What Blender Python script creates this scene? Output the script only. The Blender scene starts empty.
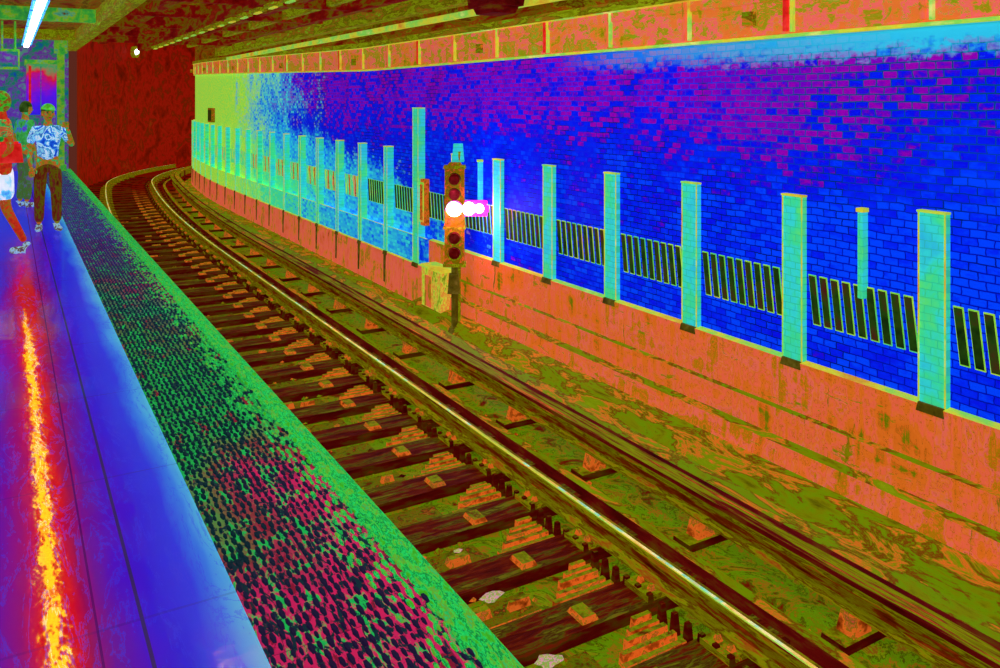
import bpy, math, random, bmesh
from mathutils import Vector, Matrix
random.seed(7)
sc=bpy.context.scene
try:
    sc.view_settings.view_transform='Standard'; sc.view_settings.look='None'
except Exception: pass
H=1.75; F=838.0; TH=math.atan(492/F); XW=5.5; XE=1.363
# ---------------------------------------------------------------- colour / materials
def lin(c):
    o=[]
    for v in c:
        v=v/255.0
        o.append(v/12.92 if v<=.04045 else ((v+.055)/1.055)**2.4)
    return (o[0],o[1],o[2],1)
class NT:
    def __init__(s,name):
        s.m=bpy.data.materials.new(name); s.m.use_nodes=True; s.t=s.m.node_tree
        s.t.nodes.clear(); s.out=s.n('ShaderNodeOutputMaterial')
        tc=s.n('ShaderNodeTexCoord'); s.obj=tc.outputs['Object']
        sp=s.n('ShaderNodeSeparateXYZ'); s.l(s.obj,sp.inputs[0]); s.X,s.Y,s.Z=sp.outputs
    def n(s,t): return s.t.nodes.new(t)
    def l(s,a,b): s.t.links.new(a,b)
    def put(s,v,inp):
        if isinstance(v,bpy.types.NodeSocket): s.l(v,inp)
        else: inp.default_value=v
    def math(s,op,a,b=0.0,c=None):
        q=s.n('ShaderNodeMath'); q.operation=op; s.put(a,q.inputs[0]); s.put(b,q.inputs[1])
        if c is not None: s.put(c,q.inputs[2])
        return q.outputs[0]
    def comb(s,a,b,c):
        q=s.n('ShaderNodeCombineXYZ'); s.put(a,q.inputs[0]); s.put(b,q.inputs[1]); s.put(c,q.inputs[2]); return q.outputs[0]
    def mr(s,v,a,b,c=0.0,d=1.0,smooth=False):
        q=s.n('ShaderNodeMapRange'); q.clamp=True
        if smooth: q.interpolation_type='SMOOTHSTEP'
        s.put(v,q.inputs[0]); q.inputs[1].default_value=a;q.inputs[2].default_value=b;q.inputs[3].default_value=c;q.inputs[4].default_value=d
        return q.outputs[0]
    def noise(s,scale=(1,1,1),detail=4,dist=0,rough=.55):
        mp=s.n('ShaderNodeMapping'); mp.inputs['Scale'].default_value=scale; s.l(s.obj,mp.inputs['Vector'])
        q=s.n('ShaderNodeTexNoise'); q.inputs['Scale'].default_value=1; q.inputs['Detail'].default_value=detail
        q.inputs['Roughness'].default_value=rough; q.inputs['Distortion'].default_value=dist
        s.l(mp.outputs[0],q.inputs['Vector'])
        return s.mr(q.outputs['Fac'],.28,.72)
    def ramp(s,v,stops,const=False):
        q=s.n('ShaderNodeValToRGB'); cr=q.color_ramp
        if const: cr.interpolation='CONSTANT'
        while len(cr.elements)<len(stops): cr.elements.new(.5)
        for e,(p,c) in zip(cr.elements,stops): e.position=p
        for e,(p,c) in zip(cr.elements,stops): e.position=p; e.color=lin(c)
        s.put(v,q.inputs[0]); return q.outputs[0]
    def mix(s,f,a,b):
        q=s.n('ShaderNodeMix'); q.data_type='RGBA'; s.put(f,q.inputs[0])
        s.put(lin(a) if isinstance(a,tuple) else a,q.inputs[6]); s.put(lin(b) if isinstance(b,tuple) else b,q.inputs[7]); return q.outputs[2]
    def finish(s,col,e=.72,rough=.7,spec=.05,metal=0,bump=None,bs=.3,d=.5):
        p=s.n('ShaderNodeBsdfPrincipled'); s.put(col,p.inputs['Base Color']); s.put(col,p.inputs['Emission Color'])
        p.inputs['Emission Strength'].default_value=e; p.inputs['Roughness'].default_value=rough  # surfaces glow in their own colour, added in place of lamp light
        p.inputs['Specular IOR Level'].default_value=spec; p.inputs['Metallic'].default_value=metal
        if bump is not None:
            b=s.n('ShaderNodeBump'); b.inputs['Strength'].default_value=bs; b.inputs['Distance'].default_value=.02
            s.l(bump,b.inputs['Height']); s.l(b.outputs[0],p.inputs['Normal'])
        s.l(p.outputs[0],s.out.inputs[0]); s.p=p
        return s.m
def fc(name,stops,scale=(4,4,4),detail=5,dist=0,e=.72,rough=.7,spec=.05,bs=.3,const=False,nr=.62,streak=None,farred=None,contour=None,grime=None):
    t=NT(name); n=t.noise(scale,detail,dist,nr)
    if streak:
        n2=t.noise(streak,5,.2); n=t.math('ADD',t.math('MULTIPLY',n,.6),t.math('MULTIPLY',n2,.4))
        n=t.mr(n,.12,.88)
    c=t.ramp(n,stops,const)
    if contour:
        k,wd,col=contour; c=t.mix(t.math('COMPARE',t.math('FRACT',t.math('MULTIPLY',n,k)),.5,wd),c,col)
    if grime:
        for sc_,lo,hi,col in grime: c=t.mix(t.mr(t.noise(sc_,9,.6,.7),lo,hi),c,col)
    if farred: c=t.mix(t.mr(t.Y,farred[0],farred[1]),c,(104,10,0))  # tunnel darkness painted in: colour turns dark red with distance
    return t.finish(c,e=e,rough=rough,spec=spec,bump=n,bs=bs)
def flat(name,c,e=.72,rough=.6,spec=.1,var=25):
    c2=tuple(max(0,v-var) for v in c); c3=tuple(min(255,v+var) for v in c)
    return fc(name,[(0,c2),(.5,c),(1,c3)],(9,9,9),3,0,e,rough,spec,.1)
FR=(25,31)
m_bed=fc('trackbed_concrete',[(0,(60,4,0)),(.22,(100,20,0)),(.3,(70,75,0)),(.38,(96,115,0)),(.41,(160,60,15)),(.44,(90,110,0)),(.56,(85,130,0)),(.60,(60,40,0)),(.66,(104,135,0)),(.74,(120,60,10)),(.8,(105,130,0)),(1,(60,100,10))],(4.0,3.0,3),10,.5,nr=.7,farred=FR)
m_slab=fc('tie_bay_slab_top',[(0,(50,0,0)),(.25,(90,12,0)),(.34,(70,70,0)),(.46,(85,105,0)),(.52,(110,25,0)),(.58,(90,110,0)),(.68,(60,20,0)),(.76,(150,65,15)),(.86,(90,115,0)),(1,(70,10,0))],(5,7,5),10,.5,nr=.72,farred=FR)  # darker, redder slab tops between the ties
m_tietop=fc('tie_timber_top',[(0,(40,2,0)),(.35,(70,8,0)),(.5,(90,22,0)),(.58,(70,70,0)),(.66,(60,15,0)),(.8,(90,95,5)),(1,(120,50,15))],(2.5,14,12),8,.3,farred=FR)  # tops coloured dark to stand for the shadowed gaps at the ties
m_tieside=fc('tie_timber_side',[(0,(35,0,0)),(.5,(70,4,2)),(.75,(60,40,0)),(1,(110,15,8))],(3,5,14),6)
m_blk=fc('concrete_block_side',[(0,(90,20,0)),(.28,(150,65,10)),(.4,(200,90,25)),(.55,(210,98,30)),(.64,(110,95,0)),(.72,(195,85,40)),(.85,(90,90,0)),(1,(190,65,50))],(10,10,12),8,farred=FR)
m_blktop=fc('concrete_block_top',[(0,(80,10,0)),(.3,(95,95,0)),(.5,(110,130,0)),(.56,(150,70,15)),(.62,(90,120,0)),(.8,(90,20,5)),(1,(120,140,10))],(10,9,10),8,farred=FR)  # block and tie sides and tops: light difference painted per face
m_rail=fc('rusty_rail_steel',[(0,(60,15,0)),(.35,(105,105,0)),(.5,(80,40,0)),(.6,(115,125,0)),(.8,(140,50,10)),(1,(110,140,10))],(14,2.5,24),7)
m_raildk=fc('rail_web_dark',[(0,(50,0,0)),(.4,(95,30,0)),(.55,(100,95,0)),(.7,(90,20,0)),(1,(150,60,10))],(14,2.5,24),7)
m_railtop=fc('polished_rail_head',[(0,(215,110,60)),(.3,(225,180,80)),(.42,(240,225,150)),(.5,(110,210,180)),(.57,(225,180,80)),(.75,(150,180,60)),(1,(215,90,100))],(.1,1.3,.1),5,e=.72,rough=.7,spec=.02)
m_cover=fc('third_rail_board',[(0,(50,0,0)),(.33,(95,10,4)),(.42,(100,95,0)),(.58,(120,130,0)),(.66,(100,30,10)),(.8,(195,90,30)),(1,(105,135,0))],(20,.8,20),8)
m_board_dk=fc('board_dark_side',[(0,(40,0,0)),(.6,(85,6,6)),(1,(85,60,0))],(5,2,9),6)
m_orange=fc('stained_concrete_orange',[(0,(80,90,0)),(.14,(105,110,0)),(.2,(195,95,20)),(.36,(212,104,30)),(.46,(218,90,66)),(.53,(208,104,28)),(.62,(218,94,85)),(.68,(204,100,25)),(.75,(150,110,0)),(.8,(205,104,25)),(.92,(110,110,0)),(1,(200,80,60))],(3,1.2,3),10,.4,nr=.66,streak=(2,9,.7),contour=(7,.04,(150,80,10)),grime=[((2,10,1.0),.80,.88,(115,95,0)),((3,1.6,7),.74,.82,(120,115,0)),((6,7,7),.90,.95,(70,60,0))])
m_pinkwall=fc('stained_concrete_pink',[(0,(110,30,10)),(.2,(200,90,40)),(.45,(222,95,80)),(.62,(212,105,45)),(.75,(130,115,0)),(.85,(205,80,65)),(1,(160,110,30))],(3,2.2,3),10,.4,nr=.7,streak=(2,9,1))
m_ledge=fc('ledge_grime',[(0,(60,45,0)),(.28,(110,115,0)),(.42,(95,130,0)),(.5,(110,30,5)),(.55,(98,118,0)),(.62,(200,95,28)),(.72,(105,125,0)),(1,(125,145,10))],(5,1.5,6),10,.5,nr=.66)
m_postbase=flat('post_base_dark',(75,65,5))
m_slot=fc('vent_dark',[(0,(5,25,5)),(.5,(30,60,10)),(1,(70,20,20))],(5,5,5),3)
m_slotf=fc('vent_frame_yellow',[(0,(60,190,150)),(.4,(100,200,60)),(.7,(160,210,60)),(1,(210,150,60))],(2,1.5,2),3)
m_slotfar=fc('vent_far',[(0,(200,130,60)),(.3,(170,210,70)),(.45,(60,200,150)),(.65,(110,210,90)),(.8,(220,120,100)),(1,(70,190,90))],(2,9,2),5)
m_ceil=fc('ceiling_rust',[(0,(60,0,0)),(.3,(110,10,0)),(.42,(95,85,0)),(.5,(130,25,5)),(.58,(105,112,0)),(.66,(85,10,0)),(.8,(95,105,0)),(1,(140,50,0))],(2.2,.6,3),9,.5,nr=.68)
m_ceilbeam=fc('ceiling_beam_olive',[(0,(80,60,0)),(.28,(105,115,0)),(.42,(130,150,10)),(.48,(90,50,0)),(.55,(95,115,0)),(.66,(150,70,20)),(.72,(105,125,0)),(.85,(110,180,30)),(1,(90,90,0))],(8,1.3,8),9,.4,nr=.7)
m_ceilred=fc('ceiling_beam_red',[(0,(70,0,0)),(.45,(115,10,5)),(.58,(95,85,0)),(.7,(110,15,0)),(1,(150,50,20))],(4,1,4),8)
m_pink=fc('frieze_pink_orange',[(0,(100,95,0)),(.18,(150,130,0)),(.24,(205,110,35)),(.38,(212,105,45)),(.50,(222,90,95)),(.56,(205,108,40)),(.62,(120,135,0)),(.70,(200,108,35)),(.82,(110,150,20)),(1,(220,130,80))],(5,1.6,5),10,.4,nr=.7,streak=(3,5,1.2),contour=(6,.05,(120,150,20)),grime=[((4,3,6),.66,.76,(125,140,10))])
m_trim=fc('frieze_trim_yellow',[(0,(200,120,40)),(.4,(200,200,50)),(.7,(120,205,80)),(1,(220,220,120))],(3,1.8,3),6)
m_plred=fc('tunnel_wall_red',[(0,(60,4,0)),(.36,(104,10,0)),(.5,(128,12,4)),(.62,(108,10,0)),(.7,(80,22,0)),(.78,(120,12,2)),(1,(100,40,5))],(.9,1.4,1.4),10,.3,e=.95,nr=.62,bs=.1)
m_green=fc('painted_steel_green',[(0,(20,110,60)),(.4,(60,160,50)),(.6,(120,160,20)),(.8,(60,150,120)),(1,(90,60,10))],(6,6,6),7)
t=NT('booth_panel'); m_purple=t.finish(t.ramp(t.mr(t.math('ADD',t.Z,t.math('MULTIPLY',t.noise((3,3,3),5),.5)),1.6,2.9),[(0,(40,30,220)),(.35,(90,20,220)),(.6,(150,15,170)),(.8,(205,20,60)),(1,(60,150,90))]))
m_redp=flat('red_panel',(205,30,25))
m_backw=fc('platform_end_tile',[(0,(20,60,160)),(.35,(20,120,80)),(.6,(100,20,150)),(1,(60,170,90))],(4,4,4),8)
m_lamp=NT('fluorescent_diffuser'); m_lamp=m_lamp.finish((.85,1,1,1),e=9)
m_lampedge=flat('lamp_housing',(60,150,230))
m_edge=fc('platform_edge_rubber',[(0,(30,120,20)),(.3,(60,170,30)),(.42,(20,200,100)),(.5,(20,90,30)),(.56,(30,200,80)),(.7,(100,150,10)),(.8,(20,180,100)),(1,(80,160,20))],(26,7,8),9,nr=.7,e=.68)
m_sigbody=fc('signal_housing',[(0,(110,20,0)),(.3,(130,90,0)),(.5,(90,90,0)),(.62,(195,85,30)),(.75,(90,70,0)),(1,(130,140,20))],(9,9,9),8)
m_sigdark=flat('signal_lens_dark',(85,5,5)); m_siglit=NT('signal_lamp_lit').finish((1,.95,1,1),e=12)
m_glow=flat('signal_glare_magenta',(235,30,215),e=1.1); m_ygreen=fc('relay_box_yellow',[(0,(110,150,0)),(.35,(190,210,60)),(.5,(210,110,50)),(.6,(190,210,60)),(.75,(90,110,0)),(1,(120,220,60))],(7,7,3),9,nr=.7)  # glowing magenta: glare of the lit lamp put into the colour

def tactile(name,dome):
    t=NT(name); nz=t.noise((2.2,.9,1),6,.4); yy=t.math('ADD',t.Y,t.math('MULTIPLY',nz,1.8))
    if dome: st=[(0,(30,15,50)),(.14,(25,25,50)),(.22,(5,35,40)),(.6,(5,35,55)),(.75,(40,20,80)),(1,(40,40,110))]
    else: st=[(0,(190,30,80)),(.13,(180,28,85)),(.2,(120,50,50)),(.25,(25,150,65)),(.42,(30,140,60)),(.5,(90,60,50)),(.56,(25,125,80)),(.64,(120,20,70)),(.75,(30,105,75)),(.85,(95,25,100)),(1,(70,60,130))]
    c=t.ramp(t.mr(yy,2.6,13),st)
    n2=t.noise((14,5,9),8,.5,.7)
    if not dome:
        c=t.mix(t.mr(n2,.58,.66),c,(25,165,75)); c=t.mix(t.mr(n2,.34,.26),c,(120,20,45))
        n3=t.noise((34,12,9),5,.8,.65); c=t.mix(t.mr(n3,.56,.64),c,(15,40,50))
    return t.finish(c,e=.68)
m_tact=tactile('tactile_panel',False); m_dot=tactile('tactile_domes',True)
# platform floor
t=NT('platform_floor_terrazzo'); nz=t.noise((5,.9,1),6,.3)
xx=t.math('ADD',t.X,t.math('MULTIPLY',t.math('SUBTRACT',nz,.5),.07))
base=t.ramp(t.mr(xx,-.25,.72),[(0,(60,10,170)),(.10,(30,50,235)),(.22,(90,15,180)),(.31,(140,12,120)),(.37,(200,5,40)),(.45,(200,5,45)),(.50,(140,10,90)),(.57,(90,20,165)),(.65,(50,20,210)),(.73,(5,30,225)),(.84,(0,60,235)),(.91,(25,125,240)),(1,(70,195,232))])  # red bands paint the glow around the lamp reflection into the floor
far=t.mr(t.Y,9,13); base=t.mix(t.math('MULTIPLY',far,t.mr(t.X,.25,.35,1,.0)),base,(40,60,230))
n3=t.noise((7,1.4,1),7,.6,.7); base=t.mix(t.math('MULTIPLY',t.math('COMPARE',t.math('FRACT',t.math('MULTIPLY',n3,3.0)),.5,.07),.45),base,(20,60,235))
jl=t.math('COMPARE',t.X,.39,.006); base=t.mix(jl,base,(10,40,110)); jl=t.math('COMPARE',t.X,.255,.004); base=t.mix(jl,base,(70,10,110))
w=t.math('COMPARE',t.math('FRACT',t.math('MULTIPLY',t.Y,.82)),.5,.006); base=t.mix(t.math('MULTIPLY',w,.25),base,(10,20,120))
t.finish(base,e=.74,rough=.6,spec=0)
bn=t.noise((9,7.0,1),3); b=t.n('ShaderNodeBump'); b.inputs['Strength'].default_value=.18; b.inputs['Distance'].default_value=.003
t.l(bn,b.inputs['Height'])
prev=t.p.outputs[0]
for col,ro,fac in (((1,.015,.0,1),.18,.17),((1,.70,.0,1),.045,.11)):
    g=t.n('ShaderNodeBsdfGlossy'); g.inputs['Color'].default_value=col; g.inputs['Roughness'].default_value=ro; t.l(b.outputs[0],g.inputs['Normal'])
    ms=t.n('ShaderNodeMixShader'); ms.inputs[0].default_value=fac; t.l(prev,ms.inputs[1]); t.l(g.outputs[0],ms.inputs[2]); prev=ms.outputs[0]
t.l(prev,t.out.inputs[0])
m_floor=t.m
# wall tile
def tile_mat(name,post=False):
    t=NT(name)
    wob=t.noise((3,5,7),3); wob=t.math('MULTIPLY',t.math('SUBTRACT',wob,.5),.022)
    v=t.comb(t.math('ADD',t.Y,wob),t.math('ADD',t.Z,t.math('MULTIPLY',wob,.5)),0.0)
    br=t.n('ShaderNodeTexBrick'); br.inputs['Scale'].default_value=1; br.inputs['Brick Width'].default_value=.115 if not post else .1
    br.inputs['Row Height'].default_value=.056; br.inputs['Mortar Size'].default_value=.0058; br.inputs['Mortar Smooth'].default_value=.3
    br.inputs['Color1'].default_value=(0,0,0,1); br.inputs['Color2'].default_value=(1,1,1,1); br.inputs['Mortar'].default_value=(.5,.5,.5,1)
    t.l(v,br.inputs['Vector']); rb=t.n('ShaderNodeRGBToBW'); t.l(br.outputs['Color'],rb.inputs[0]); rnd=rb.outputs[0]; mort=br.outputs['Fac']
    n1=t.noise((1,.5,1.6),5,.3); n2=t.noise((1,1.1,1.1),7,.5,.65); n4=t.noise((9,14,22),4,.2)
    if post:
        n5=t.noise((3,3,2.2),6,.4,.6)
        c=t.ramp(t.math('ADD',t.math('MULTIPLY',rnd,.2),t.math('MULTIPLY',n5,.8)),[(0,(40,170,225)),(.4,(50,208,205)),(.6,(55,212,150)),(.8,(85,218,115)),(1,(60,205,200))])
        c=t.mix(t.math('MULTIPLY',mort,.45),c,(40,165,130)); return t.finish(c,e=.68,bump=None)
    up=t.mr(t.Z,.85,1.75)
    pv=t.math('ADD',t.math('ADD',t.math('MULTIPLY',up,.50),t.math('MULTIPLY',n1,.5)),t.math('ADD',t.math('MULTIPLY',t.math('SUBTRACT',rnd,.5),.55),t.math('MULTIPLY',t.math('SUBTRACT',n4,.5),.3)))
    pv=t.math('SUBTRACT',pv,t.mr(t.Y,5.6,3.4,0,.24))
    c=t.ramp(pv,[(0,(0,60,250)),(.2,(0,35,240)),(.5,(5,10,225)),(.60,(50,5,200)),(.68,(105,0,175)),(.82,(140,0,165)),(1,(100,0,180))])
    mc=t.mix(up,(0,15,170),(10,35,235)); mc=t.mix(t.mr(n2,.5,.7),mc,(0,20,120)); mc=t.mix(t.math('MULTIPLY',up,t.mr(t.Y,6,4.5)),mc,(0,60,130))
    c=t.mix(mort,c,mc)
    top=t.math('MULTIPLY',t.mr(t.math('ADD',t.Z,t.math('MULTIPLY',t.math('ADD',n4,n2),.12)),2.16,2.28),t.mr(t.Y,8,3.5)); c=t.mix(top,c,(40,180,225))  # cyan band: lamp light on the upper wall, painted into the tiles
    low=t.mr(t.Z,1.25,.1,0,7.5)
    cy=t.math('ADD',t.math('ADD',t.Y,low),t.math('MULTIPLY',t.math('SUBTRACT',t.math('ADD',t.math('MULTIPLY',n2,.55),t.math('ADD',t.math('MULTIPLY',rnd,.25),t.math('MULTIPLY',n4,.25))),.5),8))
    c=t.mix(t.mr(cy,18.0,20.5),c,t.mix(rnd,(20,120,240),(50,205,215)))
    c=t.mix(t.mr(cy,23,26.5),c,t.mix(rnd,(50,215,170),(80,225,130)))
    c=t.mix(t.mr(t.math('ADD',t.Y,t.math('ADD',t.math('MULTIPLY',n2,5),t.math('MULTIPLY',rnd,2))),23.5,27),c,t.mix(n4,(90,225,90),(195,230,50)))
    return t.finish(c,e=.72,spec=.03,rough=.6)
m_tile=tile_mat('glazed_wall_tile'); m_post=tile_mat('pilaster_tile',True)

# ---------------------------------------------------------------- geometry helpers
def off(Y): return max(0,Y-16)**2/284+max(0,Y-31)**2/30
def woff(Y): return max(0,Y-24)**2/150+max(0,Y-32)**2/30
class MB:
    def __init__(s): s.v=[];s.f=[];s.mi=[];s.mats=[]
    def m(s,mat):
        if mat not in s.mats: s.mats.append(mat)
        return s.mats.index(mat)
    def face(s,pts,mat):
        b=len(s.v); s.v+= [tuple(p) for p in pts]; s.f.append(tuple(range(b,b+len(pts)))); s.mi.append(s.m(mat))
    def box(s,x0,x1,y0,y1,z0,z1,mat,top=None,sh=0,bev=0):
        b=len(s.v); k=bev
        s.v+=[(x0,y0,z0),(x1,y0,z0),(x1,y1+sh,z0),(x0,y1+sh,z0),(x0+k,y0+k,z1),(x1-k,y0+k,z1),(x1-k,y1+sh-k,z1),(x0+k,y1+sh-k,z1)]
        for i,f in enumerate([(0,3,2,1),(4,5,6,7),(0,1,5,4),(1,2,6,5),(2,3,7,6),(3,0,4,7)]):
            s.f.append(tuple(b+j for j in f)); s.mi.append(s.m(top if (i==1 and top) else mat))
    def sweep(s,prof,Ys,mat,fo,closed=False,mats=None):
        b=len(s.v); n=len(prof)
        for y in Ys:
            o=fo(y)
            for x,z in prof: s.v.append((x+o,y,z))
        for i in range(len(Ys)-1):
            for j in range(n if closed else n-1):
                a=b+i*n+j; c=b+i*n+(j+1)%n
                s.f.append((a,c,c+n,a+n)); s.mi.append(s.m(mats[j] if mats else mat))
        if closed:
            s.f.append(tuple(b+j for j in range(n))[::-1]); s.mi.append(s.m(mat))
            e=b+(len(Ys)-1)*n; s.f.append(tuple(e+j for j in range(n))); s.mi.append(s.m(mat))
    def cyl(s,p,q,r,mat,seg=10,r2=None):
        p=Vector(p);q=Vector(q);d=(q-p).normalized(); a=d.orthogonal().normalized(); c=d.cross(a); b=len(s.v); r2=r if r2 is None else r2
        for P,R in((p,r),(q,r2)):
            for i in range(seg):
                t=2*math.pi*i/seg; s.v.append(tuple(P+a*R*math.cos(t)+c*R*math.sin(t)))
        for i in range(seg):
            j=(i+1)%seg; s.f.append((b+i,b+j,b+seg+j,b+seg+i)); s.mi.append(s.m(mat))
        s.f.append(tuple(b+i for i in range(seg))[::-1]); s.mi.append(s.m(mat)); s.f.append(tuple(b+seg+i for i in range(seg))); s.mi.append(s.m(mat))
    def obj(s,name,parent=None,smooth=False):
        me=bpy.data.meshes.new(name); me.from_pydata(s.v,[],s.f)
        for m in s.mats: me.materials.append(m)
        me.polygons.foreach_set('material_index',s.mi)
        if smooth: me.polygons.foreach_set('use_smooth',[True]*len(s.f))
        me.update(); o=bpy.data.objects.new(name,me); sc.collection.objects.link(o)
        if parent: o.parent=parent
        return o
def empty(name,loc=(0,0,0),rz=0,s=1):
    e=bpy.data.objects.new(name,None); e.location=loc; e.rotation_euler=(0,0,rz); e.scale=(s,s,s); sc.collection.objects.link(e); return e
YS=[-4+i for i in range(0,34)]+[30+.5*i for i in range(0,26)]; YS=sorted(set(YS))
def at(px,X):
    D=F*X/((px-8)*math.cos(TH)); return (D-X*math.sin(TH))/math.cos(TH)

# ---------------------------------------------------------------- platform
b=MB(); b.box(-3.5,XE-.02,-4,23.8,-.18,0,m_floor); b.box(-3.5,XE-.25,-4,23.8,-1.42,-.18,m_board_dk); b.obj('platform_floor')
b=MB(); b.box(1.26,XE,-4,23.8,-.12,.012,m_edge); b.obj('trim_platform_edge')
b=MB(); b.box(.705,1.26,-1,23.6,0,.004,m_dot)
y=-1.0
while y<23.6:
    b.box(.70,.978,y,y+.6,0,.008,m_tact,bev=.002); b.box(.984,1.26,y,y+.6,0,.008,m_tact,bev=.002); y+=.605
y=1.2; r_=0
while y<23.5:
    r_+=1
    for i in range(21):
        x=.712+i*.030+(.006 if r_%2 else 0)+random.uniform(-.003,.003)
        if x>1.345: continue
        z0=.012 if x>1.255 else .008
        bb=len(b.v); seg=6; rj=random.uniform(.7,1.2)
        for r,z in((.0120*rj,z0),(.008*rj,z0+.006)):
            for k in range(seg):
                a=k*math.pi/3; b.v.append((x+r*.8*math.cos(a),y+r*2.6*math.sin(a),z))
        mm=b.m(m_dot if x<1.17+random.uniform(-.08,.1) else m_edge)
        for k in range(seg): b.f.append((bb+k,bb+(k+1)%seg,bb+seg+(k+1)%seg,bb+seg+k)); b.mi.append(mm)
        b.f.append(tuple(bb+seg+k for k in range(seg))); b.mi.append(mm)
    y+=.056 if y<12 else .09
b.obj('tactile_warning_strip')

# ---------------------------------------------------------------- track
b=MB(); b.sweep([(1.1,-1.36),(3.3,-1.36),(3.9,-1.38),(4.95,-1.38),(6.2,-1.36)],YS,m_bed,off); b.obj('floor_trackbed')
TP=.66
ties=MB()
y=1.25
while y<36:
    o=off(y); j=random.uniform(-.05,.05)
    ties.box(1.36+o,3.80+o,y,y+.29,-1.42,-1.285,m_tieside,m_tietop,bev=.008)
    ties.box(3.33+o,3.67+o,y+.02,y+.24,-1.285,-1.25,m_rail,m_blktop)
    ties.box(1.90+o,2.24+o,y+.02,y+.24,-1.285,-1.25,m_rail)
    for xx in (3.38,3.60):
        for q in (.05,.15): ties.box(xx+o,xx+.04+o,y+q,y+q+.04,-1.25,-1.215,m_blk,m_blktop,bev=.01)
    y+=TP
ties.obj('railway_ties')
b=MB(); y=1.25
while y<36:
    o=off(y)
    for (xs,q) in ((2.84,.30),(2.92,.38),(3.0,.46),(3.08,.53),(3.16,.60)):
        b.box(xs+o+random.uniform(-.02,.02),3.30+o,y+q,y+q+.045,-1.38,-1.29-random.uniform(0,.015),m_blk,m_blktop,bev=.006)
    b.box(2.86+o,2.98+o,y+.04,y+.2,-1.285,-1.255,m_blk,m_blktop,bev=.015)
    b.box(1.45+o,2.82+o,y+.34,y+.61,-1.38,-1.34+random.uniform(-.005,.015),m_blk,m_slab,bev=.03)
    for _ in range(2):
        if random.random()<.5:
            xx=random.uniform(1.9,2.65); yy=y+random.uniform(.34,.45); b.box(xx+o,xx+random.uniform(.06,.2)+o,yy,yy+random.uniform(.04,.1),-1.34,-1.29,m_blk,m_blktop,bev=.012)
    for q in range(6): b.box(3.325+o,3.375+o,y+q*.11,y+q*.11+.05,-1.38,-1.235,m_tieside,m_tietop,bev=.01)
    y+=TP
b.obj('concrete_track_blocks')
def rail(name,x,zt,zb,mside,mtop):
    h=zt-zb; P=[(-.07,0),(.07,0),(.07,.012),(.012,.03),(.012,h-.04),(.034,h-.035),(.034,h-.006),(.024,h),(.004,h+.001),(-.016,h+.001),(-.026,h),(-.034,h-.006),(-.034,h-.035),(-.012,h-.04),(-.012,.03),(-.07,.012)]
    b=MB(); mats=[mside]*16; mats[8]=mtop; mats[9]=m_trim if mtop is m_railtop else mtop; mats[7]=m_rail; mats[10]=m_cover; mats[11]=m_rail;mats[12]=m_raildk;mats[13]=m_raildk
    b.sweep([(x+a,zb+c) for a,c in P],[q for q in YS if q<40],mside,off,True,mats); return b.obj(name)
rail('running_rail',3.5,-1.10,-1.248,m_rail,m_railtop)
rail('running_rail',2.065,-1.10,-1.248,m_rail,m_railtop)
tr=empty('third_rail')
o=rail('conductor_rail',4.24,-1.06,-1.2,m_rail,m_cover); o.parent=tr
b=MB(); Y2=[q for q in YS if q<38]
b.sweep([(4.10,-.99),(4.40,-.97),(4.40,-.94),(4.25,-.945),(4.22,-.955),(4.10,-.96)],Y2,m_cover,off,True,[m_board_dk,m_cover,m_ledge,m_board_dk,m_cover,m_board_dk])
b.obj('cover_board',tr)
b=MB(); y=.6
while y<36:
    o=off(y); b.box(4.16+o,4.32+o,y,y+.12,-1.33,-1.2,m_blk,m_blktop,bev=.02); b.box(4.36+o,4.40+o,y,y+.08,-1.33,-.97,m_board_dk); b.box(4.05+o,4.5+o,y-.03,y+.15,-1.41,-1.33,m_tieside,m_blktop,bev=.01)
    y+=1.25
b.obj('insulator_brackets',tr)
b=MB(); b.sweep([(3.86,-1.40),(3.94,-1.40),(3.94,-1.27),(3.86,-1.27)],Y2,m_board_dk,off,True,[m_board_dk,m_board_dk,m_ledge,m_board_dk]); b.obj('timber_guard_rail')
b=MB(); b.sweep([(4.58,-1.40),(4.64,-1.40),(4.64,-1.34),(4.58,-1.34)],Y2,m_board_dk,off,True,[m_board_dk,m_ledge,m_ledge,m_board_dk]); b.obj('cable_conduit')
b=MB(); y=.5
while y<11:
    b.box(4.80,4.98,y,y+.04,-1.385,-1.34,m_board_dk); b.box(4.94,4.98,y,y+.2,-1.385,-1.33,m_board_dk); b.box(4.78,4.83,y-.04,y+.05,-1.385,-1.30,m_sigdark,bev=.01); y+=.92
b.obj('conduit_brackets')
b=MB()
for i in range(1300):
    y=random.uniform(1.5,20); x=random.choice([random.uniform(3.7,3.84),random.uniform(3.96,4.1),random.uniform(4.66,4.78),random.uniform(1.5,2.0),random.uniform(2.2,2.85),random.uniform(2.2,2.85)]); s=random.uniform(.008,.03)
    bb=len(b.v); o=off(y); rr=[random.uniform(.6,1.2) for _ in range(6)]
    P=[(s*rr[0]*1.4,0,0),(0,s*rr[1]*1.4,0),(-s*rr[2]*1.4,0,0),(0,-s*rr[3],0),(0,0,s*rr[4])]
    for p in P: b.v.append((x+o+p[0],y+p[1],-1.375+(.0 if x>3 else .03)+p[2]))
    mt=b.m(random.choice([m_blk,m_blktop,m_tieside,m_ledge,m_bed,m_rail]))
    for f in((0,1,4),(1,2,4),(2,3,4),(3,0,4)): b.f.append(tuple(bb+q for q in f)); b.mi.append(mt)
b.obj('track_rubble')
m_lit=fc('litter_paper',[(0,(210,50,130)),(.35,(150,190,60)),(.5,(230,130,180)),(.65,(110,180,50)),(1,(220,90,110))],(30,30,30),6,e=.6)
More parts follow.
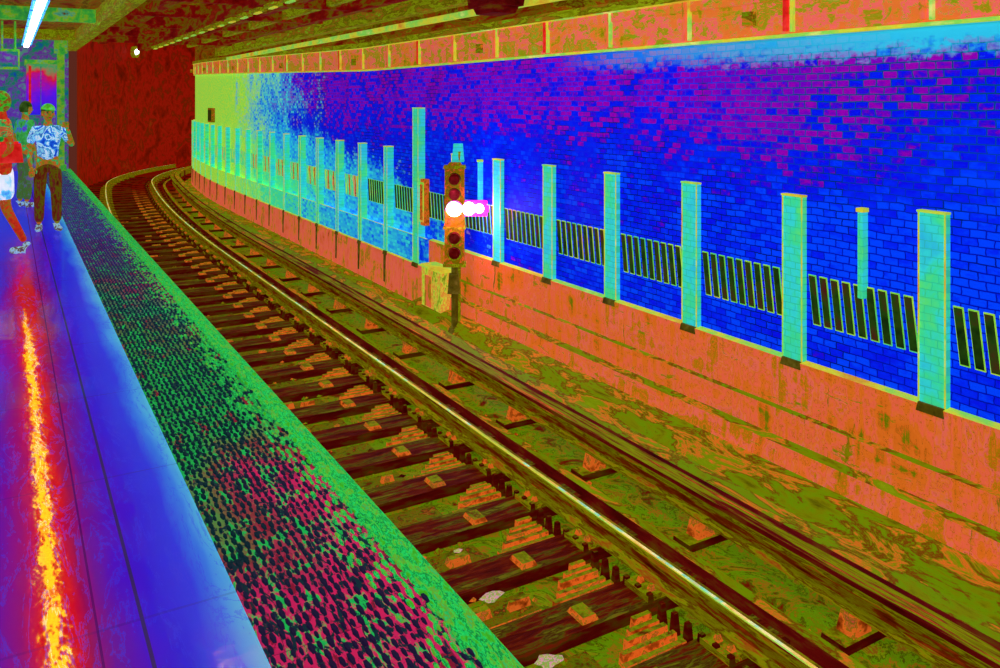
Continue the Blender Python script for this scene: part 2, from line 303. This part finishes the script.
for (px,py,s) in [(458,551,.022),(548,662,.045),(492,598,.045),(510,416,.025)]:
    zt=-1.33; D=F*(H-zt)/(py-100); x=(H-zt)*math.cos(TH)*(px-8)/(py-100); y=(D-x*math.sin(TH))/math.cos(TH)
    b=MB(); n=11; rows=4
    for i in range(rows+1):
        for j in range(n):
            r=s*math.sin(math.pi*(i+.3)/(rows+.6))*random.uniform(.5,1.2); a=2*math.pi*j/n
            b.v.append((x+1.8*r*math.cos(a),y+1.3*r*math.sin(a),zt-.002+s*.35*i/rows*random.uniform(.85,1.1)))
    for i in range(rows):
        for j in range(n): b.f.append((i*n+j,i*n+(j+1)%n,(i+1)*n+(j+1)%n,(i+1)*n+j)); b.mi.append(b.m(m_lit))
    b.f.append(tuple(rows*n+j for j in range(n))); b.mi.append(0); b.obj('crumpled_paper')

# ---------------------------------------------------------------- right wall
def ztop(y): return 2.26+max(0,y-14)*.022
b=MB()
for y in YS:
    for z in (-1.2,-.335,ztop(y)): b.v.append((XW+woff(y),y,z))
for i in range(len(YS)-1):
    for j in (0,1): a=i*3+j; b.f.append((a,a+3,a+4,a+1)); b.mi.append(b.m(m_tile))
for i in range(len(YS)-1):
    y0,y1=YS[i],YS[i+1]
    for (xa,za,xb,zb,mt) in ((0,0,-.06,0,m_trim),(-.06,0,-.06,.025,m_trim),(-.06,.025,-.03,.04,m_pink),(-.03,.04,-.03,.30,m_pink),(-.03,.30,-.05,.315,m_pink),(-.05,.315,-.05,.40,m_pink),(-.05,.40,-.10,.41,m_trim),(-.10,.41,-.10,.50,m_ceilbeam),(-.10,.5,0,.5,m_ceilbeam),(0,.5,0,1.3,m_ceil)):
        b.face([(XW+xa+woff(y0),y0,ztop(y0)+za),(XW+xa+woff(y1),y1,ztop(y1)+za),(XW+xb+woff(y1),y1,ztop(y1)+zb),(XW+xb+woff(y0),y0,ztop(y0)+zb)],mt)
b.obj('wall_right')
b=MB(); prof=[(5.5,-.33),(5.43,-.345),(5.43,-.74),(5.40,-.76),(5.40,-.98),(5.33,-1.01),(5.31,-1.17),(5.16,-1.22),(5.04,-1.40)]
b.sweep(prof,[q for q in YS if q<=11]+[11.35],m_orange,woff,False,[m_trim,m_orange,m_ledge,m_orange,m_ledge,m_orange,m_ledge,m_ledge])
Yf=[11.35]+[q for q in YS if q>11.4]
b.sweep([(5.42,-.33),(5.40,-.335),(5.40,-.74),(5.38,-.76),(5.36,-1.34),(5.1,-1.37)],Yf,m_pinkwall,woff,False,[m_trim,m_tile,m_trim,m_pinkwall,m_ledge]); b.face([(5.5,11.35,-.33),(5.40,11.35,-.33),(5.40,11.35,-1.4),(5.5,11.35,-1.4)],m_tile); b.obj('wall_right_plinth')
SP=1.183; Y0=3.448
posts=MB()
for k in range(-3,27):
    y=Y0+SP*k; o=woff(y); zb=-.335 if k<7 else -.74; zt=.975 if k!=7 else 1.62
    xo=XW-.05 if k<7 else XW-.115
    hw=.10 if k<8 else (.07 if k<13 else .045)
    posts.box(xo+o,XW+.01+o,y-hw,y+hw,zb,zt,m_post)
    posts.box(xo-.012+o,XW+.01+o,y-hw-.005,y+hw+.005,zt,zt+.015,m_trim)
    posts.box(xo-.03+o,XW+o,y-hw,y+hw,zb-.06,zb,m_postbase,bev=.01)
    if k>=8: posts.box(XW-.14+o,XW+o,y-.035,y+.035,-1.25,zb-.05,m_postbase)
    posts.box(xo-.006+o,xo+o,y-hw,y-hw+.01,zb,zt,m_trim); posts.box(xo-.006+o,xo+o,y+hw-.01,y+hw,zb,zt,m_trim)
posts.obj('trim_tiled_pilasters')
vents=MB()
for k in range(-3,26):
    ya=Y0+SP*k+.13; n=9; st=(SP-.26)/n
    for i in range(n):
        y=ya+st*(i+.5); o=woff(y); a=.035; s=.024
        def sl(hw,z0,z1,x,mat):
            P=[(x+o,y-hw-s,z0),(x+o,y+hw-s,z0),(x+o,y+hw+s,z1),(x+o,y-hw+s,z1)]
            Q=[(XW+.005+o,p[1],p[2]) for p in P]
            vents.face(P[::-1],mat)
            for q in range(4): vents.face([P[q],P[(q+1)%4],Q[(q+1)%4],Q[q]],mat)
        fm=m_slotf if k<9 else m_slotfar
        sl(a,-.025,.365,XW-.008,fm); sl(a-.007,-.015,.355,XW-.013,m_slot if k<9 else (m_blk if i%3==0 and k<16 else m_slotfar))
vents.obj('wall_vent_slats')
b=MB()
for px,zt,zb in ((861,.92,.28),(479,.92,.2)):
    y=at(px,5.45); b.box(5.44,5.5,y-.022,y+.022,zb,zt,m_post); b.box(5.43,5.5,y-.03,y+.03,zt,zt+.03,m_trim)
b.obj('wall_conduit')
b=MB(); y=Y0-3*SP; k=0
while y<34:
    o=woff(y); z=ztop(y)
    b.box(XW-.065+o,XW-.02+o,y-.012,y+.012,z+.04,z+.40,m_trim)
    b.box(XW-.06+o,XW-.02+o,y+.05,y+.09,z+.05,z+.41,m_redp if k%3==1 else m_pinkwall)
    if k%4==0: b.box(XW-.09+o,XW-.02+o,y+.4,y+.5,z+.12,z+.24,m_ledge,bev=.0)
    y+=SP; k+=1
b.obj('trim_frieze_brackets')
y=at(424,5.45); b=MB(); b.box(5.42,5.5,y-.09,y+.09,-.15,.55,m_blk); b.box(5.405,5.42,y-.06,y+.06,-.10,.50,m_slotf); b.box(5.40,5.405,y-.045,y+.045,-.07,.47,m_blk); b.obj('wall_notice_panel')
b=MB(); yq=27.0; o=woff(yq); b.box(5.40+o,5.5+o,yq,yq+.6,1.05,1.5,m_sigbody); b.box(5.385+o,5.40+o,yq+.08,yq+.52,1.1,1.44,m_slot); b.obj('wall_sign_plate')

# ---------------------------------------------------------------- signal
sg=empty('railway_signal',(5.10,9.88,-.06),-TH)
b=MB()
b.box(-.13,.13,-.02,.16,-.37,.90,m_sigbody); b.box(-.15,.15,-.04,.18,.90,.94,m_ceilbeam,bev=.01); b.box(-.10,.10,-.0,.14,.94,.98,m_sigbody,bev=.03); b.box(-.15,.15,-.04,.18,-.40,-.36,m_ceilbeam); b.box(-.15,.15,-.03,.17,.10,.13,m_ceilbeam)
b.obj('signal_head',sg)
b=MB()
for z,mt in((.76,m_sigdark),(.56,m_sigdark),(.37,m_siglit),(-.02,m_sigdark),(-.22,m_sigdark)):
    R=.075 if mt is m_sigdark else .10  # lit lens enlarged to carry its glare
    b.cyl((0,-.02,z),(0,-.035,z),R+.02,m_ceilbeam,16); b.cyl((0,-.03,z),(0,-.045,z),R,mt,16)
    n=10; bb=len(b.v)
    for i in range(n+1):
        a=math.radians(-10+200*i/n)
        for yy,r in((-.02,R+.015),(-.15,R+.01)): b.v.append((r*math.cos(a),yy,z+r*math.sin(a)))
    for i in range(n): b.f.append((bb+2*i,bb+2*i+1,bb+2*i+3,bb+2*i+2)); b.mi.append(b.m(m_board_dk if mt is m_sigdark else m_glow))
b.obj('lenses_and_hoods',sg)
b=MB(); b.cyl((0,.07,-1.32),(0,.07,-.38),.045,m_postbase); b.box(-.1,.1,-.02,.16,-1.32,-1.24,m_postbase,bev=.02); b.box(-.09,.07,-.05,.12,-.75,-.5,m_postbase,bev=.02); b.cyl((.06,.12,-1.2),(.06,.12,1.12),.02,m_ceilbeam)
b.box(-.04,.12,.1,.3,.98,1.22,m_post,bev=.02)
b.obj('mast_and_base',sg)
b=MB(); b.box(.11,.50,.02,.16,.27,.47,m_glow,bev=.03); b.cyl((.19,.03,.37),(.19,-.03,.37),.085,m_siglit,14); b.cyl((.33,.03,.37),(.33,-.01,.37),.06,m_siglit,12); b.cyl((.44,.03,.37),(.44,-.01,.37),.045,m_glow,12); b.obj('signal_glare_shapes',sg)  # glowing box and discs added to imitate glare beside the lit lens
for lx,en in((-.02,20),(.33,12)):
    l=bpy.data.lights.new('signal_and_glare_light','POINT'); l.energy=en; l.color=(1,.25,.9); l.shadow_soft_size=.04; lo=bpy.data.objects.new('signal_and_glare_light',l); lo.location=(lx,-.28,.34); lo.parent=sg; sc.collection.objects.link(lo)
b=MB(); ya=10.45; b.box(5.18,5.42,ya,ya+.62,-1.36,-.66,m_ygreen); b.box(5.16,5.42,ya-.02,ya+.64,-.66,-.62,m_trim,bev=.01); b.box(5.17,5.18,ya+.30,ya+.5,-1.2,-.76,m_pinkwall); b.obj('relay_cabinet')

# ---------------------------------------------------------------- tunnel & ceiling
b=MB(); Yt=[23.8]+[q for q in YS if q>24]
b.sweep([(1.30,-1.42),(1.30,4.6)],Yt,m_plred,off); b.obj('wall_tunnel_left')
b=MB(); b.sweep([(-3.5,3.3),(1.35,3.3)],[-4,23.8],m_ceil,lambda y:0); b.obj('ceiling_platform')
b=MB()
zc=3.35
for i in range(len(YS)-1):
    y0,y1=YS[i],YS[i+1]; f=lambda y: zc+max(0,y-16)*.05
    b.face([(1.3+off(y0),y0,f(y0)),(6.3+woff(y0),y0,f(y0)),(6.3+woff(y1),y1,f(y1)),(1.3+off(y1),y1,f(y1))],m_plred if y0>21 else m_ceil)
b.obj('ceiling_track')
cb=MB()
for x0,x1,z0,mt in((1.3,1.5,3.0,m_ceilbeam),(2.0,2.2,3.2,m_ceilred),(2.95,3.2,3.05,m_ceilred),(3.7,3.85,3.2,m_ceilred),(4.2,4.3,3.18,m_ceilbeam),(4.6,4.75,3.12,m_ceilred),(4.95,5.15,2.98,m_ceilbeam)):
    cb.sweep([(x0,z0),(x1,z0),(x1,3.36),(x0,3.36)],[-4,10,24],mt,lambda y:0,True)
cb.sweep([(5.25,2.86),(5.33,2.86),(5.33,2.94),(5.25,2.94)],[-4,10,24],m_trim,lambda y:0,True)
cb.obj('ceiling_beams')
cb=MB(); y=-2
while y<24: 
    cb.box(1.5,5.45,y,y+.16,3.14,3.36,m_ceilred); y+=2.4
cb.obj('ceiling_cross_beams')
b=MB(); y=3
while y<22: b.box(3.0,3.14,y,y+.5,3.0,3.05,m_ceilbeam,bev=.01); b.box(3.04,3.10,y+.1,y+.4,2.98,3.0,m_trim,bev=.01); y+=.8
b.obj('ceiling_cable_tray')
b=MB(); yq=at(492,4.9); b.box(4.75,5.15,yq-.3,yq+.3,2.84,3.0,m_board_dk,bev=-.02); b.box(4.8,5.1,yq-.2,yq+.2,2.76,2.84,m_board_dk,bev=-.03); b.obj('ceiling_junction_box')
def tlamp(px,py,r,name='tunnel_bulkhead_lamp'):
    best=min([24+.02*i for i in range(900)],key=lambda q:abs(8+F*(1.3+off(q))/((( 1.3+off(q))*math.sin(TH)+q*math.cos(TH))*math.cos(TH))-px))
    Y=best;X=1.3+off(Y);D=X*math.sin(TH)+Y*math.cos(TH); z=H-(py-100)*D/F
    b=MB(); b.cyl((X,Y,z),(X+.12,Y-.1,z),r,m_ceilbeam,16); b.cyl((X+.12,Y-.1,z),(X+.16,Y-.14,z),r*.5,m_lamp,14,r*.35); b.obj(name)
tlamp(133,52,.24)
# ---------------------------------------------------------------- platform end
b=MB(); b.box(-3.5,1.32,23.8,24,0,3.3,m_backw); b.obj('wall_platform_end')
b=MB(); b.box(-3.6,-3.5,-4,23.8,0,3.3,m_backw); b.obj('wall_left')
b=MB(); b.box(1.04,1.2,23.2,23.4,0,2.9,m_green); b.box(.98,1.26,23.13,23.47,2.9,3.28,m_green); b.box(.98,1.24,23.15,23.45,0,.15,m_green); b.obj('steel_column')
bt=empty('station_booth'); b=MB(); b.box(.38,1.0,22.6,23.6,0,2.6,m_purple); b.obj('cabin',bt); b=MB(); b.box(.34,1.02,22.55,23.65,2.6,2.7,m_green); b.box(.42,.47,22.57,22.6,1.5,2.55,m_redp); b.box(.66,.68,22.58,22.6,1.5,2.55,m_backw); b.box(.38,.99,22.57,22.6,.0,1.4,m_backw); b.obj('roof_and_panels',bt)
b=MB()
b.box(-3.5,1.3,15.9,16.1,3.08,3.3,m_green); b.box(-3.5,1.3,20.9,21.1,3.08,3.3,m_ceilbeam); b.box(-3.5,1.3,10.9,11.1,3.15,3.3,m_ceilred); b.obj('ceiling_platform_beams')
b=MB(); b.box(-.3,.20,19,19.1,2.35,2.75,m_green); b.box(-.27,.17,18.985,19,2.4,2.7,m_backw); b.cyl((-.1,19.05,2.75),(-.1,19.05,3.3),.02,m_green); b.cyl((.12,19.05,2.75),(.12,19.05,3.3),.02,m_green); b.obj('hanging_sign')
y=-1.0
while y<22:
    e=empty('fluorescent_lamp',(.36,y,3.0)); b=MB(); b.box(-.05,.05,0,1.25,-.04,.0,m_lamp); b.obj('tube_diffuser',e)
    b=MB(); b.box(-.10,.10,-.03,1.28,.0,.06,m_lampedge,bev=.02); b.box(-.02,.02,.2,.24,.06,.30,m_green); b.box(-.02,.02,1.0,1.04,.06,.30,m_green); b.obj('housing',e); y+=1.45
for y in (-1,3,7):
    l=bpy.data.lights.new('track_fill_light','AREA'); l.energy=36; l.size=1.2; l.size_y=.3; l.shape='RECTANGLE'; l.color=(1,.98,.92)  # added lights above the view to brighten track and wall
    o=bpy.data.objects.new('track_fill_light',l); o.location=(1.7,y,3.1); d=Vector((3.2,1.0,-2.6)); o.rotation_euler=d.to_track_quat('-Z','Y').to_euler(); sc.collection.objects.link(o)

# ---------------------------------------------------------------- people
def skin(name,V,E,R,mat,parent,roots=(0,),sub=2):
    me=bpy.data.meshes.new(name); me.from_pydata([tuple(v) for v in V],E,[]); me.materials.append(mat)
    o=bpy.data.objects.new(name,me); sc.collection.objects.link(o); o.parent=parent
    md=o.modifiers.new('Skin','SKIN'); md.use_smooth_shade=True
    for i,r in enumerate(R):
        sv=me.skin_vertices[0].data[i]; sv.radius=r if isinstance(r,tuple) else (r,r); sv.use_root=i in roots
    s=o.modifiers.new('Sub','SUBSURF'); s.levels=sub; s.render_levels=sub; return o
def hand(name,w,d,side,mat,parent,curl=.5):
    w=Vector(w); d=Vector(d).normalized(); side=Vector(side); side=(side-d*side.dot(d)).normalized(); nrm=d.cross(side).normalized()
    V=[];E=[];R=[];roots=[]
    def chain(pts,rs):
        b=len(V); roots.append(b)
        for i,(p,r) in enumerate(zip(pts,rs)):
            V.append(p);R.append(r)
            if i:E.append((b+i-1,b+i))
    chain([w-d*.01,w+d*.035,w+d*.08],[.024,.033,.036])
    for i,L in enumerate((.07,.08,.075,.06)):
        s=side*(.03-.02*i); p=w+d*.085+s; dd=d; pts=[w+d*.06+s,p]
        for q in range(3):
            dd=(dd+nrm*curl*.55).normalized(); p=p+dd*L/3; pts.append(p)
        chain(pts,[.010,.010,.0095,.009,.0075])
    p=w+d*.03+side*.028; chain([p,p+(side*.8+d*.6)*.03,p+(side*.75+d*.9+nrm*.3)*.055,p+(side*.5+d*1.2+nrm*.5)*.07],[.013,.012,.011,.009])
    return skin(name,V,E,R,mat,parent,roots,1)
def head(parent,c,M,turn,cap=False,longhair=False):
    he=bpy.data.objects.new('head',None); he.location=c; he.rotation_euler=(0.05,0,turn); he.parent=parent; sc.collection.objects.link(he)
    def ball(name,scale,loc,mat,cut=None,fn=None):
        bm=bmesh.new(); bmesh.ops.create_uvsphere(bm,u_segments=24,v_segments=16,radius=1)
        for v in bm.verts:
            x,y,z=v.co
            if fn: x,y,z=fn(x,y,z)
            v.co=(x*scale[0]+loc[0],y*scale[1]+loc[1],z*scale[2]+loc[2])
        if cut: bmesh.ops.delete(bm,geom=[v for v in bm.verts if cut(v.co)],context='VERTS')
        for f in bm.faces: f.smooth=True
        me=bpy.data.meshes.new(name); bm.to_mesh(me); me.materials.append(mat); o=bpy.data.objects.new(name,me); o.parent=he; sc.collection.objects.link(o)
    jaw=lambda x,y,z:(x*(1-.28*max(0,-z)),y*(1-.12*max(0,-z))-(.10*max(0,-z)),z)
    ball('skull_and_jaw',(.075,.092,.115),(0,0,0),M['skin'],fn=jaw)
    ball('nose',(.012,.02,.024),(0,-.094,-.012),M['skin']); ball('mouth',(.024,.008,.007),(0,-.088,-.055),M['lip'])
    for s in(-1,1):
        ball('eye',(.013,.008,.008),(s*.03,-.082,.012),M['eye']); ball('brow',(.018,.006,.004),(s*.03,-.084,.032),M['hair']); ball('ear',(.01,.018,.03),(s*.076,.0,-.005),M['skin'])
    ball('hair',(.084,.10,.122),(0,.008,.012),M['hair'],cut=(lambda c:(c.z<.035 and c.y<.0) or c.z<-.06) if not longhair else (lambda c:(c.z<.04 and c.y<-.02)or c.z<-.108))
    if cap:
        ball('cap_crown',(.09,.105,.10),(0,.002,.035),M['cap'],cut=lambda c:c.z<.045); ball('cap_visor',(.062,.07,.008),(0,-.105,.05),M['cap'])
def person(name,loc,rot,s,M,arms,legs,turn=0,cap=False,longhair=False,shorts=False,sleeve=.75,lean=0):
    e=empty(name,loc,rot,s)
    sh=[Vector((x,lean,1.38)) for x in(-.165,.165)]
    V=[(0,0,.93),(0,lean*.4,1.1),(0,lean*.8,1.28),(0,lean,1.42),(0,lean-.005,1.50),(0,lean-.01,1.54)];R=[(.12,.10),(.105,.09),(.13,.10),(.06,.06),(.05,.05),(.05,.05)];E=[(0,1),(1,2),(2,3),(3,4),(4,5)]
    V2=[V[0],V[1],V[2],(0,lean,1.41),(0,lean,1.445)];R2=[(.155,.125),(.13,.11),(.155,.12),(.085,.08),(.062,.06)];E2=[(0,1),(1,2),(2,3),(3,4)]
    V3=[(0,0,.96),(0,0,.92)];R3=[(.145,.12),(.145,.12)];E3=[(0,1)]
    for i in(0,1):
        el,wr=Vector(arms[i][0]),Vector(arms[i][1]); b=len(V)
        V+=[sh[i],el,wr];R+=[.048,.038,.026];E+=[(2,b),(b,b+1),(b+1,b+2)]
        b=len(V2); V2+=[sh[i],sh[i].lerp(el,sleeve)];R2+=[.066,.056];E2+=[(2,b),(b,b+1)]
        d=(wr-el).normalized(); hand('hand',wr,d,arms[i][2],M['skin'],e,arms[i][3])
        hp,kn,an=[Vector(q) for q in legs[i][:3]]; toe=Vector(legs[i][3]); b=len(V)
        V+=[hp,kn,an];R+=[.085,.055,.037];E+=[(0,b),(b,b+1),(b+1,b+2)]
        b=len(V3)
        if shorts: V3+=[hp,hp.lerp(kn,.85)];R3+=[.105,.098];E3+=[(1,b),(b,b+1)]
        else: V3+=[hp,kn,an+Vector((0,0,.02))];R3+=[.10,.074,.062];E3+=[(1,b),(b,b+1),(b+1,b+2)]
        hd=(toe-an); hd.z=0; hd.normalize(); heel=Vector((an.x,an.y,toe.z))-hd*.04
        skin('shoe',[heel,heel+hd*.09,toe-hd*.03,toe+hd*.03,an],[(0,1),(1,2),(2,3),(0,4)],[.042,.042,.042,.034,.045],M['shoe'],e)
    skin('body',V,E,R,M['skin'],e); skin('shirt',V2,E2,R2,M['shirt'],e); skin('trousers',V3,E3,R3,M['pants'],e)
    head(e,(0,lean-.02,1.605),M,turn,cap,longhair); return e
skinc=fc('skin_false',[(0,(40,120,20)),(.35,(130,120,20)),(.5,(190,70,30)),(.65,(60,150,60)),(1,(60,200,120))],(12,12,12),6)
M=dict(skin=skinc,lip=flat('lip',(150,20,40)),eye=flat('eye',(20,20,60)),hair=flat('hair_dark',(40,70,10)),cap=fc('cap_green',[(0,(30,130,30)),(.5,(90,190,40)),(1,(40,180,160))],(12,12,12),3),
 shirt=fc('shirt_blue_white',[(0,(10,40,170)),(.3,(20,90,210)),(.4,(90,190,240)),(.47,(225,245,250)),(.55,(60,170,210)),(.64,(10,60,160)),(.75,(140,220,240)),(1,(20,50,190))],(6,6,6),6,1.2,e=.7),
 pants=fc('trousers_brown',[(0,(50,10,10)),(.35,(95,30,10)),(.5,(80,90,0)),(.6,(90,20,20)),(.8,(110,40,30)),(1,(60,100,20))],(14,14,6),7), shoe=fc('shoe_cyan',[(0,(50,80,200)),(.4,(150,200,210)),(.6,(100,70,30)),(1,(60,40,120))],(20,20,20),4))
def fp(px,py,z=0):
    D=F*(H-z)/(py-100); X=(H-z)*math.cos(TH)*(px-8)/(py-100); return (X,(D-X*math.sin(TH))/math.cos(TH),z)
x,y,z=fp(48,231)
person('man_with_raised_hand',(x,y,0),-TH+.45,.98,M,
  arms=[((-.235,.02,1.12),(-.20,-.06,.88),(1,-.3,0),.5),((.30,-.06,1.16),(.24,-.22,1.40),(-1,0,0),.8)],
  legs=[((-.085,0,.88),(-.10,-.03,.50),(-.11,.04,.09),(-.12,-.09,.04)),((.085,0,.88),(.10,-.02,.50),(.11,0,.09),(.15,-.13,.04))],turn=.35,cap=True)
M2=dict(M); M2['shirt']=fc('shirt_green_red',[(0,(20,110,30)),(.3,(30,180,70)),(.42,(200,30,20)),(.5,(30,120,60)),(.58,(40,190,90)),(.66,(200,50,30)),(1,(60,160,80))],(6,6,12),6,.5); M2['pants']=fc('shorts_white_cyan',[(0,(60,120,240)),(.35,(170,230,245)),(.6,(250,250,255)),(.75,(90,200,240)),(1,(60,120,240))],(6,6,4),5,e=.75)
M2['skin']=fc('skin_red',[(0,(150,30,20)),(.4,(190,45,20)),(.55,(130,110,20)),(.7,(180,40,20)),(1,(40,170,90))],(10,10,10),6); M2['hair']=fc('hair_green',[(0,(20,110,20)),(.45,(60,180,40)),(.6,(130,40,10)),(1,(40,160,60))],(14,14,20),6)
x,y,z=fp(2,254)
B=person('woman_walking_with_bag',(x,y,0),-TH-.9,1.07,M2,
  arms=[((-.24,.08,1.13),(-.22,-.05,.92),(0,-1,0),.7),((.25,.05,1.13),(.22,-.12,.95),(0,-1,0),.7)],
  legs=[((-.085,0,.88),(-.09,-.12,.50),(-.09,-.14,.09),(-.09,-.28,.04)),((.085,0,.88),(.09,.02,.50),(.09,.20,.12),(.09,.08,.04))],turn=-.2,longhair=True,shorts=True,sleeve=.6)
b=MB(); b.box(.17,.27,-.10,.16,.98,1.18,m_redp,bev=.02); b.box(.19,.22,-.05,.12,1.18,1.2,m_redp); b.cyl((.2,.05,1.18),(.17,.03,1.44),.014,m_redp,8); b.obj('shoulder_bag',B)
M3=dict(M); M3['shirt']=fc('shirt_green',[(0,(20,90,60)),(.5,(60,170,60)),(.8,(60,60,200)),(1,(150,60,160))],(9,9,9),6); M3['pants']=fc('trousers_purple',[(0,(90,10,90)),(.5,(60,110,30)),(1,(110,60,160))],(9,9,9),6)
x,y,z=fp(25,207)
person('waiting_passenger',(x,y,0),-TH+2.6,1.0,M3,
  arms=[((-.23,.03,1.12),(-.22,-.05,.87),(0,-1,0),.5),((.23,.03,1.12),(.22,-.05,.87),(0,-1,0),.5)],
  legs=[((-.085,0,.88),(-.09,-.02,.50),(-.10,.03,.09),(-.11,-.10,.04)),((.085,0,.88),(.09,-.02,.50),(.10,.03,.09),(.12,-.10,.04))])

# ---------------------------------------------------------------- world, camera
w=bpy.data.worlds.new('world'); sc.world=w; w.use_nodes=True; w.node_tree.nodes['Background'].inputs[0].default_value=(.25,.05,.03,1); w.node_tree.nodes['Background'].inputs[1].default_value=.4
cam=bpy.data.cameras.new('camera'); co=bpy.data.objects.new('camera',cam); sc.collection.objects.link(co)
co.location=(0,0,H); co.rotation_euler=(math.pi/2,0,-TH); cam.lens=F*36/1000; cam.sensor_width=36; cam.shift_y=-.234; cam.clip_end=300
sc.camera=co
